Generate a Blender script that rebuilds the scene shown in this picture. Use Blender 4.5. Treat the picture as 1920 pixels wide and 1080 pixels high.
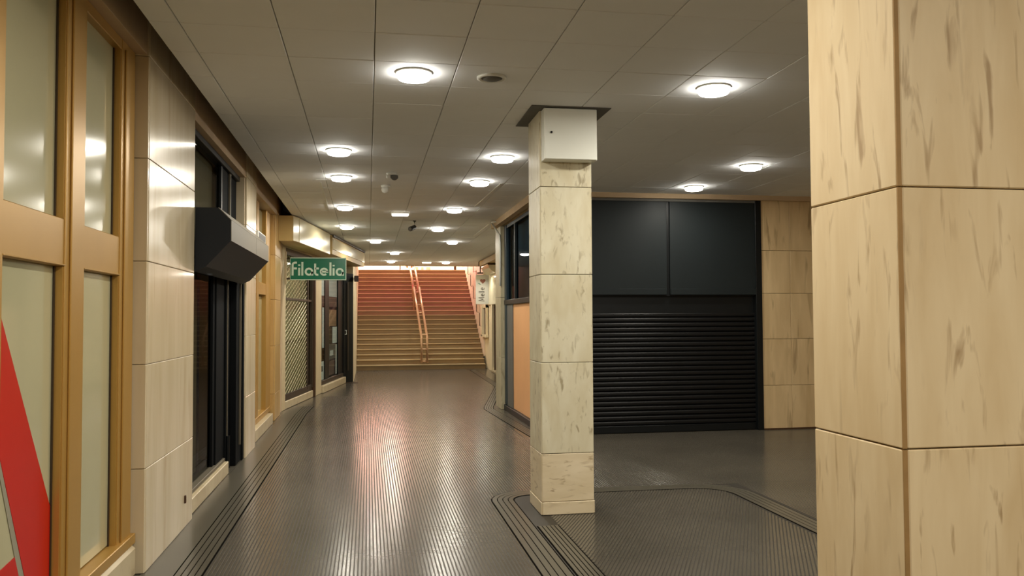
import bpy, math, random
from mathutils import Matrix, Vector
random.seed(7)
sc = bpy.context.scene
for o in list(bpy.data.objects): bpy.data.objects.remove(o)
COL = sc.collection
PI = math.pi

# ------------------------------------------------------------------ camera, world, exposure
YAW = math.atan(270/1560); PITCH = math.atan(55/1560); ROLL = math.radians(0.30)
fw = Vector((math.sin(YAW)*math.cos(PITCH), math.cos(YAW)*math.cos(PITCH), math.sin(PITCH)))
rt = Vector((math.cos(YAW), -math.sin(YAW), 0)); up = rt.cross(fw)
R2 = rt*math.cos(ROLL) - up*math.sin(ROLL); U2 = up*math.cos(ROLL) + rt*math.sin(ROLL)
cd = bpy.data.cameras.new('camera'); cam = bpy.data.objects.new('camera', cd); COL.objects.link(cam)
cd.sensor_width = 36; cd.lens = 1560/1920*36; cd.clip_start = 0.05; cd.clip_end = 200
cam.matrix_world = Matrix(((R2.x, U2.x, -fw.x, 0), (R2.y, U2.y, -fw.y, 0), (R2.z, U2.z, -fw.z, 1.6), (0, 0, 0, 1)))
sc.camera = cam
w = bpy.data.worlds.new('world'); sc.world = w; w.use_nodes = True
w.node_tree.nodes['Background'].inputs[0].default_value = (0.55, 0.6, 0.75, 1)
w.node_tree.nodes['Background'].inputs[1].default_value = 0.02
sc.view_settings.view_transform = 'Standard'; sc.view_settings.look = 'None'
sc.view_settings.gamma = 1; sc.view_settings.use_curve_mapping = False
sc.view_settings.exposure = 0.0

def area(name, loc, target, size, power, color, shape='SQUARE', size_y=None):
    l = bpy.data.lights.new(name, 'AREA'); l.shape = shape; l.size = size
    if size_y: l.size_y = size_y
    l.energy = power; l.color = color
    o = bpy.data.objects.new(name, l); COL.objects.link(o); o.location = loc
    d = Vector(target) - Vector(loc)
    o.rotation_euler = d.to_track_quat('-Z', 'Y').to_euler()
    return o
LAMP_COL = (1.0, 0.935, 0.80); LAMP_W = 24.0
# the hall's ceiling lamps that hang behind the camera and beyond the right column
for (x, y) in [(0.31, 2.9), (2.53, 2.9), (0.31, 0.0), (2.53, 0.0), (4.25, 5.7), (4.25, 2.9), (0.31, -2.5), (2.53, -2.5)]:
    area('hall_lamp', (x, y, 3.23), (x, y, 0), 0.2, LAMP_W*1.7, LAMP_COL, 'DISK')
# red shop sign on the street facade over the mouth of the passage, lamps of the street above the stairs
area('red_sign_light', (3.0, 25.3, 6.9), (2.9, 29.6, 2.4), 1.2, 125, (1.0, 0.05, 0.32), 'RECTANGLE', 0.3)
area('red_sign_light', (0.6, 25.2, 6.4), (0.4, 29.6, 2.4), 1.6, 52, (1.0, 0.05, 0.32), 'RECTANGLE', 1.8)
area('street_light', (1.5, 31.8, 6.4), (2.6, 33.6, 3.0), 1.2, 420, (1.0, 0.86, 0.72))

# ------------------------------------------------------------------ mesh helpers
class MB:
    def __init__(s, M=None): s.v = []; s.f = []; s.M = M
    def add(s, vs, fs):
        b = len(s.v)
        for p in vs:
            p = Vector(p)
            s.v.append(s.M @ p if s.M else p)
        s.f += [tuple(b+i for i in f) for f in fs]
        return s
    def box(s, x0, x1, y0, y1, z0, z1, bev=0.0):
        if bev <= 0:
            vs = [(x, y, z) for z in (z0, z1) for y in (y0, y1) for x in (x0, x1)]
            return s.add(vs, [(0,2,3,1), (4,5,7,6), (0,1,5,4), (2,6,7,3), (0,4,6,2), (1,3,7,5)])
        b = min(bev, (x1-x0)*.45, (y1-y0)*.45, (z1-z0)*.45)
        vs = []; idx = {}
        for iz, z in enumerate((z0, z1)):
            for iy, y in enumerate((y0, y1)):
                for ix, x in enumerate((x0, x1)):
                    dx = b if ix == 0 else -b; dy = b if iy == 0 else -b; dz = b if iz == 0 else -b
                    k = (ix, iy, iz)
                    idx[k] = (len(vs), len(vs)+1, len(vs)+2)   # on x-face, y-face, z-face
                    vs += [(x, y+dy, z+dz), (x+dx, y, z+dz), (x+dx, y+dy, z)]
        fs = []
        for a in (0, 1):
            q = [idx[(a,0,0)][0], idx[(a,1,0)][0], idx[(a,1,1)][0], idx[(a,0,1)][0]]; fs.append(q if a else q[::-1])
            q = [idx[(0,a,0)][1], idx[(1,a,0)][1], idx[(1,a,1)][1], idx[(0,a,1)][1]]; fs.append(q[::-1] if a else q)
            q = [idx[(0,0,a)][2], idx[(1,0,a)][2], idx[(1,1,a)][2], idx[(0,1,a)][2]]; fs.append(q if a else q[::-1])
        for a in (0, 1):
            for c in (0, 1):
                fs.append([idx[(a,c,0)][0], idx[(a,c,0)][1], idx[(a,c,1)][1], idx[(a,c,1)][0]])
                fs.append([idx[(a,0,c)][0], idx[(a,0,c)][2], idx[(a,1,c)][2], idx[(a,1,c)][0]])
                fs.append([idx[(0,a,c)][1], idx[(0,a,c)][2], idx[(1,a,c)][2], idx[(1,a,c)][1]])
        for k in idx: fs.append(list(idx[k]))
        return s.add(vs, fs)
    def prism(s, poly, z0, z1, axis='z'):
        n = len(poly)
        def P(p, h):
            return {'z': (p[0], p[1], h), 'y': (p[0], h, p[1]), 'x': (h, p[0], p[1])}[axis]
        vs = [P(p, z0) for p in poly] + [P(p, z1) for p in poly]
        fs = [tuple(range(n))[::-1], tuple(range(n, 2*n))] + [(i, (i+1) % n, n+(i+1) % n, n+i) for i in range(n)]
        return s.add(vs, fs)
    def tube(s, pts, r, n=8, cap=True):
        pts = [Vector(p) for p in pts]; base = len(s.v); rings = []
        vs = []; fs = []
        for i, p in enumerate(pts):
            a = pts[max(i-1, 0)]; b = pts[min(i+1, len(pts)-1)]
            t = (b-a).normalized()
            u = t.cross(Vector((0, 0, 1)))
            if u.length < 1e-3: u = t.cross(Vector((1, 0, 0)))
            u.normalize(); v = u.cross(t)
            for k in range(n):
                vs.append(p + u*math.cos(2*PI*k/n)*r + v*math.sin(2*PI*k/n)*r)
        for i in range(len(pts)-1):
            for k in range(n):
                fs.append((i*n+k, i*n+(k+1) % n, (i+1)*n+(k+1) % n, (i+1)*n+k))
        if cap:
            fs.append(tuple(range(n))[::-1]); fs.append(tuple((len(pts)-1)*n+k for k in range(n)))
        return s.add(vs, fs)
    def lathe(s, prof, c, n=28):      # prof = [(r,z)], axis z through c
        vs = []; fs = []
        for (r, z) in prof:
            for k in range(n): vs.append((c[0]+r*math.cos(2*PI*k/n), c[1]+r*math.sin(2*PI*k/n), c[2]+z))
        m = len(prof)
        for i in range(m-1):
            for k in range(n): fs.append((i*n+k, i*n+(k+1) % n, (i+1)*n+(k+1) % n, (i+1)*n+k))
        fs.append(tuple(range(n))); fs.append(tuple((m-1)*n+k for k in range(n)))
        return s.add(vs, fs)
    def ribbon(s, path, width, z0, z1, closed=False):   # flat strip of given width along 2-D path
        L, Rr = offset(path, width/2), offset(path, -width/2)
        n = len(path); vs = []; fs = []
        for i in range(n):
            vs += [(L[i][0], L[i][1], z0), (L[i][0], L[i][1], z1), (Rr[i][0], Rr[i][1], z1), (Rr[i][0], Rr[i][1], z0)]
        for i in range(n-1):
            a, b = 4*i, 4*(i+1)
            for k in range(4): fs.append((a+k, b+k, b+(k+1) % 4, a+(k+1) % 4))
        fs.append((0, 1, 2, 3)); e = 4*(n-1); fs.append((e+3, e+2, e+1, e))
        return s.add(vs, fs)
    def build(s, name, mat, parent=None, smooth=False):
        o0 = Vector((0, 0, 0))
        p = parent
        while p is not None: o0 = o0 + Vector(p.location); p = p.parent
        me = bpy.data.meshes.new(name)
        me.from_pydata([tuple(v-o0) for v in s.v], [], s.f)
        me.validate(); me.update()
        import bmesh
        bm = bmesh.new(); bm.from_mesh(me); bmesh.ops.recalc_face_normals(bm, faces=bm.faces); bm.to_mesh(me); bm.free()
        if smooth:
            for f in me.polygons: f.use_smooth = True
        me.materials.append(mat)
        o = bpy.data.objects.new(name, me); COL.objects.link(o)
        if parent: o.parent = parent
        return o

def last_built(): return COL.objects[-1]

def offset(path, d):
    out = []
    n = len(path)
    for i in range(n):
        a = Vector(path[max(i-1, 0)][:2]); b = Vector(path[i][:2]); c = Vector(path[min(i+1, n-1)][:2])
        t1 = (b-a).normalized() if (b-a).length > 1e-9 else (c-b).normalized()
        t2 = (c-b).normalized() if (c-b).length > 1e-9 else t1
        n1 = Vector((-t1.y, t1.x)); n2 = Vector((-t2.y, t2.x))
        m = (n1+n2); m.normalize()
        k = d/max(0.35, m.dot(n1))
        out.append((b.x+m.x*k, b.y+m.y*k))
    return out
def arc(cx, cy, r, a0, a1, n=8):
    return [(cx+r*math.cos(a0+(a1-a0)*i/n), cy+r*math.sin(a0+(a1-a0)*i/n)) for i in range(n+1)]
def BX(*a, bev=0.0, M=None): return MB(M).box(*a, bev=bev)

def tag(o, label, cat, group=None):
    o['label'] = label; o['category'] = cat
    if group: o['group'] = group
    return o
def thing(name, label, cat, loc=(0, 0, 0), group=None):
    o = bpy.data.objects.new(name, None); COL.objects.link(o); o.location = loc
    o.empty_display_size = 0.2
    return tag(o, label, cat, group)
def struct(o): o['kind'] = 'structure'; return o
def stuff(o): o['kind'] = 'stuff'; return o
def share(src, name, loc_delta):
    c = src.copy(); c.name = name; COL.objects.link(c); c.location = Vector(src.location)+Vector(loc_delta); return c

# ------------------------------------------------------------------ materials
def nm(name):
    m = bpy.data.materials.new(name); m.use_nodes = True
    nt = m.node_tree; return m, nt, nt.nodes['Principled BSDF']
def lin(c): return tuple(((v/255)/12.92 if v/255 <= .04045 else ((v/255+.055)/1.055)**2.4) for v in c)+(1,)
def plain(name, rgb, rough=.5, metal=0.0, var=.12, scale=6.0, spec=.5, bump=0.0, coat=0.0):
    m, nt, b = nm(name)
    tc = nt.nodes.new('ShaderNodeTexCoord'); nz = nt.nodes.new('ShaderNodeTexNoise')
    nz.inputs['Scale'].default_value = scale; nz.inputs['Detail'].default_value = 6
    nt.links.new(tc.outputs['Object'], nz.inputs['Vector'])
    mx = nt.nodes.new('ShaderNodeMix'); mx.data_type = 'RGBA'
    c = lin(rgb)
    mx.inputs[6].default_value = tuple(v*(1-var) for v in c[:3])+(1,)
    mx.inputs[7].default_value = tuple(min(1, v*(1+var)) for v in c[:3])+(1,)
    nt.links.new(nz.outputs['Fac'], mx.inputs[0]); nt.links.new(mx.outputs[2], b.inputs['Base Color'])
    b.inputs['Roughness'].default_value = rough; b.inputs['Metallic'].default_value = metal
    b.inputs['Specular IOR Level'].default_value = spec; b.inputs['Coat Weight'].default_value = coat
    if bump:
        bp = nt.nodes.new('ShaderNodeBump'); bp.inputs['Strength'].default_value = bump; bp.inputs['Distance'].default_value = .01
        nt.links.new(nz.outputs['Fac'], bp.inputs['Height']); nt.links.new(bp.outputs['Normal'], b.inputs['Normal'])
    return m
def emit(name, rgb, strength):
    m, nt, b = nm(name)
    b.inputs['Base Color'].default_value = lin(rgb); b.inputs['Emission Color'].default_value = lin(rgb)
    b.inputs['Emission Strength'].default_value = strength
    return m
def marble(name, light, mid, vein, rough=.35, stretch=(5, 5, .8), amount=.6, vscale=2.2, cloud=.5):
    m, nt, b = nm(name); N = nt.nodes.new; K = nt.links.new
    tc = N('ShaderNodeTexCoord'); oi = N('ShaderNodeObjectInfo')
    ad = N('ShaderNodeVectorMath'); ad.operation = 'MULTIPLY_ADD'
    cmb = N('ShaderNodeCombineXYZ')
    ml = N('ShaderNodeMath'); ml.operation = 'MULTIPLY'; ml.inputs[1].default_value = 37.0
    K(oi.outputs['Random'], ml.inputs[0])
    for i in range(3): K(ml.outputs[0], cmb.inputs[i])
    ad.inputs[1].default_value = stretch
    K(tc.outputs['Object'], ad.inputs[0]); K(cmb.outputs[0], ad.inputs[2])
    n1 = N('ShaderNodeTexNoise'); n1.inputs['Scale'].default_value = 1.1; n1.inputs['Detail'].default_value = 5; n1.inputs['Distortion'].default_value = .4
    n2 = N('ShaderNodeTexNoise'); n2.inputs['Scale'].default_value = vscale; n2.inputs['Detail'].default_value = 3; n2.inputs['Distortion'].default_value = .7
    n3 = N('ShaderNodeTexNoise'); n3.inputs['Scale'].default_value = .55; n3.inputs['Detail'].default_value = 2
    for n in (n1, n2, n3): K(ad.outputs[0], n.inputs['Vector'])
    r1 = N('ShaderNodeValToRGB'); r1.color_ramp.elements[0].position = .5-cloud*.4; r1.color_ramp.elements[1].position = .5+cloud*.35
    r1.color_ramp.elements[0].color = lin(mid); r1.color_ramp.elements[1].color = lin(light)
    K(n1.outputs['Fac'], r1.inputs[0])
    r2 = N('ShaderNodeValToRGB'); r2.color_ramp.elements[0].position = .57; r2.color_ramp.elements[1].position = .70
    r2.color_ramp.elements[0].color = (0, 0, 0, 1); r2.color_ramp.elements[1].color = (amount,)*3+(1,)
    K(n2.outputs['Fac'], r2.inputs[0])
    r3 = N('ShaderNodeValToRGB'); r3.color_ramp.elements[0].position = .36; r3.color_ramp.elements[1].position = .52
    K(n3.outputs['Fac'], r3.inputs[0])
    mm = N('ShaderNodeMath'); mm.operation = 'MULTIPLY'; K(r2.outputs[0], mm.inputs[0]); K(r3.outputs[0], mm.inputs[1])
    mx = N('ShaderNodeMix'); mx.data_type = 'RGBA'; K(mm.outputs[0], mx.inputs[0]); K(r1.outputs[0], mx.inputs[6]); mx.inputs[7].default_value = lin(vein)
    K(mx.outputs[2], b.inputs['Base Color']); b.inputs['Roughness'].default_value = rough
    return m
def glass(name, tint=(.85, .9, .9), rough=.02, ior=1.35, keep=.95, gain=.5):
    m, nt, b = nm(name); nt.nodes.remove(b); N = nt.nodes.new; K = nt.links.new
    out = nt.nodes['Material Output']
    t = N('ShaderNodeBsdfTransparent'); t.inputs[0].default_value = tuple(v*keep for v in tint)+(1,)
    g = N('ShaderNodeBsdfGlossy'); g.inputs['Roughness'].default_value = rough
    f = N('ShaderNodeFresnel'); f.inputs['IOR'].default_value = ior
    nz = N('ShaderNodeTexNoise'); nz.inputs['Scale'].default_value = 1.5
    bp = N('ShaderNodeBump'); bp.inputs['Strength'].default_value = .02; K(nz.outputs['Fac'], bp.inputs['Height']); K(bp.outputs[0], g.inputs['Normal'])
    gm = N('ShaderNodeMath'); gm.operation = 'MULTIPLY'; K(f.outputs[0], gm.inputs[0])
    ge = N('ShaderNodeNewGeometry'); sb = N('ShaderNodeMath'); sb.operation = 'MULTIPLY_ADD'; sb.inputs[1].default_value = -gain; sb.inputs[2].default_value = gain
    K(ge.outputs['Backfacing'], sb.inputs[0]); K(sb.outputs[0], gm.inputs[1])
    mx = N('ShaderNodeMixShader'); K(gm.outputs[0], mx.inputs[0]); K(t.outputs[0], mx.inputs[1]); K(g.outputs[0], mx.inputs[2]); K(mx.outputs[0], out.inputs[0])
    return m

M_COL = marble('column_marble', (218, 212, 188), (204, 194, 164), (134, 118, 84), .42, (8, 8, 2.8), .7, 3.0)
M_POST = marble('grey_post_marble', (184, 176, 148), (160, 152, 124), (120, 108, 80), .42, (8, 8, 2), .7, 2.0)
M_COLBASE = marble('column_base_marble', (228, 214, 186), (214, 198, 166), (146, 120, 84), .42, (2.6, 2.6, 9), .75, 2.8)
M_NEAR = marble('near_column_marble', (232, 212, 174), (218, 194, 152), (142, 108, 64), .5, (10, 10, 1.8), .65, 2.2)
M_PIER = marble('pier_marble', (218, 204, 176), (204, 188, 156), (176, 150, 114), .22, (4, 4, .5), .35, 2.0)
M_GOLDPIER = marble('yellow_pier_marble', (206, 172, 110), (190, 154, 96), (150, 116, 66), .35, (5, 5, .8), .4)
M_BACKW = marble('back_wall_marble', (224, 198, 154), (200, 172, 128), (128, 100, 64), .4, (6, 6, .9), .6, 1.6)
M_SILL = marble('sill_marble', (204, 190, 158), (186, 168, 134), (140, 118, 86), .4, (3, 3, 3), .4)
M_FILL = plain('brown_joint_filler', (160, 126, 78), .7, 0, .25, 12)
M_CORE = plain('mortar', (92, 76, 54), .9)
M_DARKWALL = plain('beam_plaster', (196, 172, 140), .85)
M_GOLD = plain('gold_anodised_aluminium', (186, 146, 76), .38, .35, .08, 3)
M_BLACKM = plain('black_painted_metal', (16, 19, 21), .4, 0, .2, 4, .25)
M_MATTE = plain('matte_black_door', (14, 16, 18), .8, 0, .2, 4, .1)
M_BOX = plain('dark_awning_metal', (26, 30, 36), .5, 0, .15, 4, .25)
M_GREYM = plain('grey_aluminium_panel', (100, 92, 76), .5, .1, .1, 3)
M_SHUT = plain('black_shutter_slat', (17, 17, 18), .42, 0, .2, 5, .25)
M_FASCIA = plain('charcoal_fascia_panel', (30, 36, 38), .5, 0, .12, 2, .2)
M_FROST = plain('cream_papered_pane', (188, 184, 150), .12, 0, .06, 1.2, .6, 0, .3)
M_RED = plain('red_vinyl_lettering', (196, 24, 14), .3, 0, .06, 2)
M_GREYVINYL = plain('grey_vinyl_outline', (150, 146, 128), .4)
M_CEIL = plain('ceiling_tile_board', (234, 236, 238), .75, 0, .03, 3)
M_GRID = plain('ceiling_joint', (165, 158, 145), .8)
M_GLARE = plain('grid_glare_white', (225, 225, 220), .3, .4)
M_WHITE = plain('white_painted_metal', (236, 238, 230), .35, 0, .03, 2)
M_WHITEP = plain('white_plastic', (220, 220, 212), .4, 0, .03)
M_GREYP = plain('dark_grey_matte', (96, 94, 88), .7)
M_CREAM = plain('cream_acrylic_panel', (236, 224, 186), .18, 0, .05, 1.2, .5, 0, .4)
M_BEIGE = plain('beige_box_metal', (196, 168, 108), .5, 0, .08)
M_BEIGE2 = plain('beige_jamb', (206, 188, 152), .5, 0, .1)
M_BROWN = plain('brown_painted_metal', (70, 44, 22), .5, 0, .2)
M_BRONZE = plain('bronze_frame', (62, 50, 38), .45, .2, .15)
M_GREEN = plain('green_sign_panel', (8, 116, 86), .22, 0, .1, 2)
M_MINT = plain('mint_letters', (214, 240, 222), .4, 0, .05)
M_MESH = plain('galvanised_wire', (190, 178, 140), .4, .4, .1)
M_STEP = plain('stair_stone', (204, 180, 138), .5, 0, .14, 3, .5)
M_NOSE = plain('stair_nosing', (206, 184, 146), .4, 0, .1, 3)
M_RISERD = plain('shaded_stair_riser', (140, 116, 80), .6, 0, .16, 3)  # darker than the tread, shading of the steps put into the colour
M_COPPER = plain('brass_rail', (214, 176, 140), .28, .5, .1)
M_STONE = plain('pale_stone_cladding', (236, 212, 190), .5, 0, .06, 2)
M_PLASTER = plain('cream_plaster', (232, 218, 184), .6, 0, .05, 2)
M_NAVY = plain('navy_interior', (20, 44, 56), .5, 0, .2, 2)
M_PEACH = plain('peach_board', (226, 170, 118), .45, 0, .14, 1.3)
M_INTER = plain('shop_interior', (70, 62, 50), .8, 0, .2, 2)
M_INTERG = plain('shop_interior_grey', (196, 186, 162), .7, 0, .15, 1)
M_SHOPB = plain('stamp_shop_backboard', (190, 172, 124), .7, 0, .15, 2)
M_CARDW = plain('white_card', (240, 238, 232), .6, 0, .04)
M_CARDM = plain('mauve_card', (120, 92, 84), .6, 0, .1)
M_CARDG = plain('grey_card', (110, 104, 98), .6, 0, .2, 20)
M_CARDT = plain('tan_card', (176, 132, 98), .6, 0, .15, 8)
M_FLOORB = plain('floor_groove', (12, 10, 8), .95, 0, .2, 6, .02)
M_GLASS = glass('clear_glass'); M_DGLASS = glass('smoked_glass', (.62, .62, .58), .02, 1.4, .85, .25); M_BGLASS = glass('blue_tinted_glass', (.45, .7, .8), .02, 1.3, .75, .3)
M_STREET = plain('street_facade_plaster', (244, 230, 206), .7, 0, .03)
M_BRICKR = plain('reddish_letter_panel', (190, 130, 104), .6)
M_PINKHEART = plain('terracotta_print', (150, 92, 74), .5)
M_INK = plain('grey_ink', (58, 50, 42), .5)
M_LED = emit('lamp_diffuser', (255, 250, 238), 38)
M_LIT = emit('lit_shop_window', (255, 196, 178), 11.0)
M_TUBE = emit('lit_emergency_diffuser', (255, 244, 224), 3.5)

def floor_mat():
    m, nt, b = nm('dark_rubber_floor'); N = nt.nodes.new; K = nt.links.new
    tc = N('ShaderNodeTexCoord'); mp = N('ShaderNodeMapping'); mp.inputs['Scale'].default_value = (1, 1, 1)
    K(tc.outputs['Object'], mp.inputs[0])
    n1 = N('ShaderNodeTexNoise'); n1.inputs['Scale'].default_value = .9; n1.inputs['Detail'].default_value = 6; K(mp.outputs[0], n1.inputs['Vector'])
    r = N('ShaderNodeValToRGB'); r.color_ramp.elements[0].color = lin((76, 72, 64)); r.color_ramp.elements[1].color = lin((92, 87, 77))
    r.color_ramp.elements[0].position = .3; r.color_ramp.elements[1].position = .7
    K(n1.outputs['Fac'], r.inputs[0]); K(r.outputs[0], b.inputs['Base Color'])
    mp2 = N('ShaderNodeMapping'); mp2.inputs['Scale'].default_value = (8, 70, 1); K(tc.outputs['Object'], mp2.inputs[0])
    n2 = N('ShaderNodeTexNoise'); n2.inputs['Scale'].default_value = 1.0; n2.inputs['Detail'].default_value = 2; K(mp2.outputs[0], n2.inputs['Vector'])
    bp = N('ShaderNodeBump'); bp.inputs['Strength'].default_value = .3; bp.inputs['Distance'].default_value = .001
    K(n2.outputs['Fac'], bp.inputs['Height']); K(bp.outputs[0], b.inputs['Normal'])
    n4 = N('ShaderNodeMapRange'); n4.inputs['To Min'].default_value = .17; n4.inputs['To Max'].default_value = .22
    K(n1.outputs['Fac'], n4.inputs['Value']); K(n4.outputs[0], b.inputs['Roughness']); b.inputs['Specular IOR Level'].default_value = .2
    return m
M_FLOOR = floor_mat()
M_BED = plain('groove_rubber', (52, 48, 42), .5, 0, .15, 3, .2)
M_BAND = plain('smooth_border_rubber', (84, 80, 70), .28, 0, .1, 3, .2)

# ------------------------------------------------------------------ floor
floor = struct(BX(-3.2, 8.2, -4.2, 26.6, -.25, -.0016).build('floor', M_FLOOR))
def clip(p, d, poly):
    t0, t1 = -1e9, 1e9; n = len(poly)
    for i in range(n):
        a = Vector(poly[i]); b = Vector(poly[(i+1) % n]); e = b-a; nn = Vector((-e.y, e.x))   # inside = left of ccw edges
        den = nn.dot(d); num = nn.dot(a-p)
        if abs(den) < 1e-9:
            if num > 0: return None
            continue
        t = num/den
        if den > 0: t0 = max(t0, t)
        else: t1 = min(t1, t)
    return (t0, t1) if t1 > t0 + .02 else None
def ribs(mb, poly, ang, pitch=.025, wtop=.0150, h=.0016):
    d = Vector((math.sin(ang), math.cos(ang))); nrm = Vector((d.y, -d.x))
    ks = [Vector(p).dot(nrm) for p in poly]
    k = math.floor(min(ks)/pitch)*pitch
    while k < max(ks):
        p = nrm*k; c = clip(p, d, poly)
        if c:
            a = p+d*c[0]; b = p+d*c[1]; o1 = nrm*(wtop/2); o2 = nrm*(wtop/2+.0018)
            vs = [(a.x-o2.x, a.y-o2.y, -h), (a.x-o1.x, a.y-o1.y, 0), (a.x+o1.x, a.y+o1.y, 0), (a.x+o2.x, a.y+o2.y, -h),
                  (b.x-o2.x, b.y-o2.y, -h), (b.x-o1.x, b.y-o1.y, 0), (b.x+o1.x, b.y+o1.y, 0), (b.x+o2.x, b.y+o2.y, -h)]
            mb.add(vs, [(0, 1, 5, 4), (1, 2, 6, 5), (2, 3, 7, 6)])
        k += pitch
rb = MB()
def split_y(x0, x1, y0, y1, step=1.09):     # sheets of rubber, a hairline apart
    y = y0
    while y < y1-.05:
        ye = min(y+step, y1); ribs(rb, [(x0, y), (x1, y), (x1, ye-.004), (x0, ye-.004)], 0); y = ye
split_y(-1.0, 1.10, 1.0, 7.54); split_y(-1.0, 2.05, 7.54, 14.6, 1.4); split_y(2.05, 7.5, 7.54, 11.0, 1.13)
split_y(3.5, 7.5, 1.0, 7.54); split_y(-.9, 2.6, 14.6, 17.5, 1.45); split_y(-.4, 3.0, 17.5, 25.8, 1.66)
stuff(rb.build('rubber_rib', M_FLOOR, floor))
for q in ((-1.02, 1.12, 1.0, 7.5), (1.12, 3.38, 1.0, 7.46), (3.38, 7.5, 1.0, 7.5), (-1.02, 2.05, 7.5, 14.6), (2.05, 7.5, 7.5, 11.0), (-.9, 2.6, 14.6, 17.5), (-.4, 3.0, 17.5, 25.8)):
    BX(q[0], q[1], q[2], q[3], -.0022, -.0013).build('rib_bed', M_BED, floor)
rb = MB(); ribs(rb, [(1.45, 1.0), (3.22, 1.0), (3.22, 7.42), (1.45, 7.42)], math.radians(26.2))
stuff(rb.build('rubber_rib', M_FLOOR, floor))
# border bands: a dark bed with four smooth strips lying on it
def band(path, wid, n, name='border_band', z=.0015):
    MB().ribbon(path, wid+.014, -.002, z).build(name, M_FLOORB, floor)
    pit = wid/n
    for i in range(n):
        off = -wid/2+pit*(i+.5)
        MB().ribbon(offset(path, off), pit-.0075, z-.001, z+.0022).build('border_strip', M_BAND, floor)
band([(-1.105, 1.5), (-1.105, 14.4), (-1.06, 15.6)], .17, 4)
MB().ribbon([(-1.30, 1.5), (-1.30, 14.4), (-1.22, 15.6)], .21, -.002, .001).build('smooth_margin', M_BAND, floor)
rect = [(1.16, 1.0), (1.16, 7.2)] + arc(1.46, 7.22, .30, PI, PI/2, 6) + [(2.9, 7.50)] + arc(2.95, 7.10, .40, PI/2, 0, 8) + [(3.34, 1.0)]
band(rect, .19, 4)
inner = [(1.36, 1.0), (1.36, 6.3)]
band(inner, .16, 5)
band([(2.22, 11.0), (2.17, 12.2), (2.08, 14.45), (2.12, 14.75), (2.98, 19.1), (3.15, 25.4)], .16, 4)
MB().ribbon([(-1.2, 4.66), (-.99, 4.66)], .012, .003, .0045).build('border_joint', M_FLOORB, floor)

# ------------------------------------------------------------------ ceiling
CZ = 3.3; PX = .5555; PY = .5455
slab = MB().box(-3.2, 8.2, -4.2, 27.05, 3.62, 3.9)
ceiling = struct(slab.build('ceiling', M_DARKWALL))
cells = []
for i in range(-6, 14):
    x0 = 1.706+PX*i; x1 = x0+PX
    x0 = max(x0, -1.24)
    if x1-x0 < .05: continue
    for j in range(-15, 42):
        y0 = 4.427+PY*j; y1 = y0+PY
        cx, cy = (x0+x1)/2, (y0+y1)/2
        if y1 > 27.06: y1 = 27.05
        if cx > 7.7: continue
        xa, xb = x0, x1
        if 10.95 < cy < 14.9:
            if xa > 2.2: continue
            xb = min(xb, 2.22)
        elif cy >= 14.9:
            if xa > 3.6: continue
            xb = min(xb, 3.66)
        elif cy <= 10.95: y1 = min(y1, 10.98)
        # column holes
        if xa < 1.84 and xb > 1.37 and y0 < 7.13 and y1 > 6.62: pass
        cells.append((xa, xb, y0, y1, cx, cy))
def inframe(c):
    v = Vector((c[4], c[5], CZ-1.6)); z = v.dot(fw)
    if z < .5: return False
    x = v.dot(R2)/z*1560; y = v.dot(U2)/z*1560
    return abs(x) < 1010 and abs(y) < 600
vis = sorted([c for c in cells if inframe(c)], key=lambda c: c[4]**2+c[5]**2)
near = set(vis[:285]); rest = MB()
protos = {}
for c in cells:
    g = .0028
    if c in near:
        key = (round(c[1]-c[0], 3), round(c[3]-c[2], 3))
        loc = Vector(((c[0]+c[1])/2, (c[2]+c[3])/2, CZ + random.uniform(0, .0025)))
        if key not in protos:
            hx, hy = (c[1]-c[0])/2-g, (c[3]-c[2])/2-g
            me = BX(-hx, hx, -hy, hy, 0, .02, bev=.003).build('ceiling_tile', M_CEIL, ceiling); me.location = loc; protos[key] = me
        else:
            t = protos[key].copy(); t.name = 'ceiling_tile'; COL.objects.link(t); t.location = loc
    else:
        rest.box(c[0]+g, c[1]-g, c[2]+g, c[3]-g, CZ, CZ+.02)
stuff(rest.build('ceiling_tile', M_CEIL, ceiling))
bars = MB()
BX(-1.24, 7.7, -4, 10.98, CZ+.021, CZ+.03).build('ceiling_grid', M_GRID, ceiling)
BX(-1.24, 2.2, 10.98, 27.04, CZ+.021, CZ+.03).build('ceiling_grid', M_GRID, ceiling)
BX(2.2, 3.66, 14.9, 27.04, CZ+.021, CZ+.03).build('ceiling_grid', M_GRID, ceiling)
for (x0, y0, x1, y1) in [(-.588, 10.6, -.61, 13.5), (1.66, 10.35, 1.61, 12.6), (2.165, 14.95, 2.16, 17.1)]:  # white strips where grid joints catch glare, the glint put into colour
    MB().ribbon([(x0, y0), (x1, y1)], .016, CZ-.006, CZ+.002).build('grid_glare_strip', M_GLARE, ceiling)
for (x, y) in [(-.57, 10.4), (-.53, 11.05), (-.66, 12.6), (-.67, 13.4), (1.78, 10.4), (1.86, 11.9), (1.86, 12.7)]:
    BX(x-.06, x+.06, y-.008, y+.008, CZ-.004, CZ+.002).build('grid_glare_strip', M_GLARE, ceiling)
BX(-3.2, 8.2, 27.05, 27.2, 3.28, 3.9).build('ceiling_edge_beam', M_PLASTER, ceiling)
struct(BX(2.2, 2.30, 11.0, 14.9, 3.2, 3.62).build('trim_1', M_DARKWALL))
struct(BX(2.36, 8.2, 10.93, 10.99, 3.235, 3.62).build('trim_2', M_DARKWALL))

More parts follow.
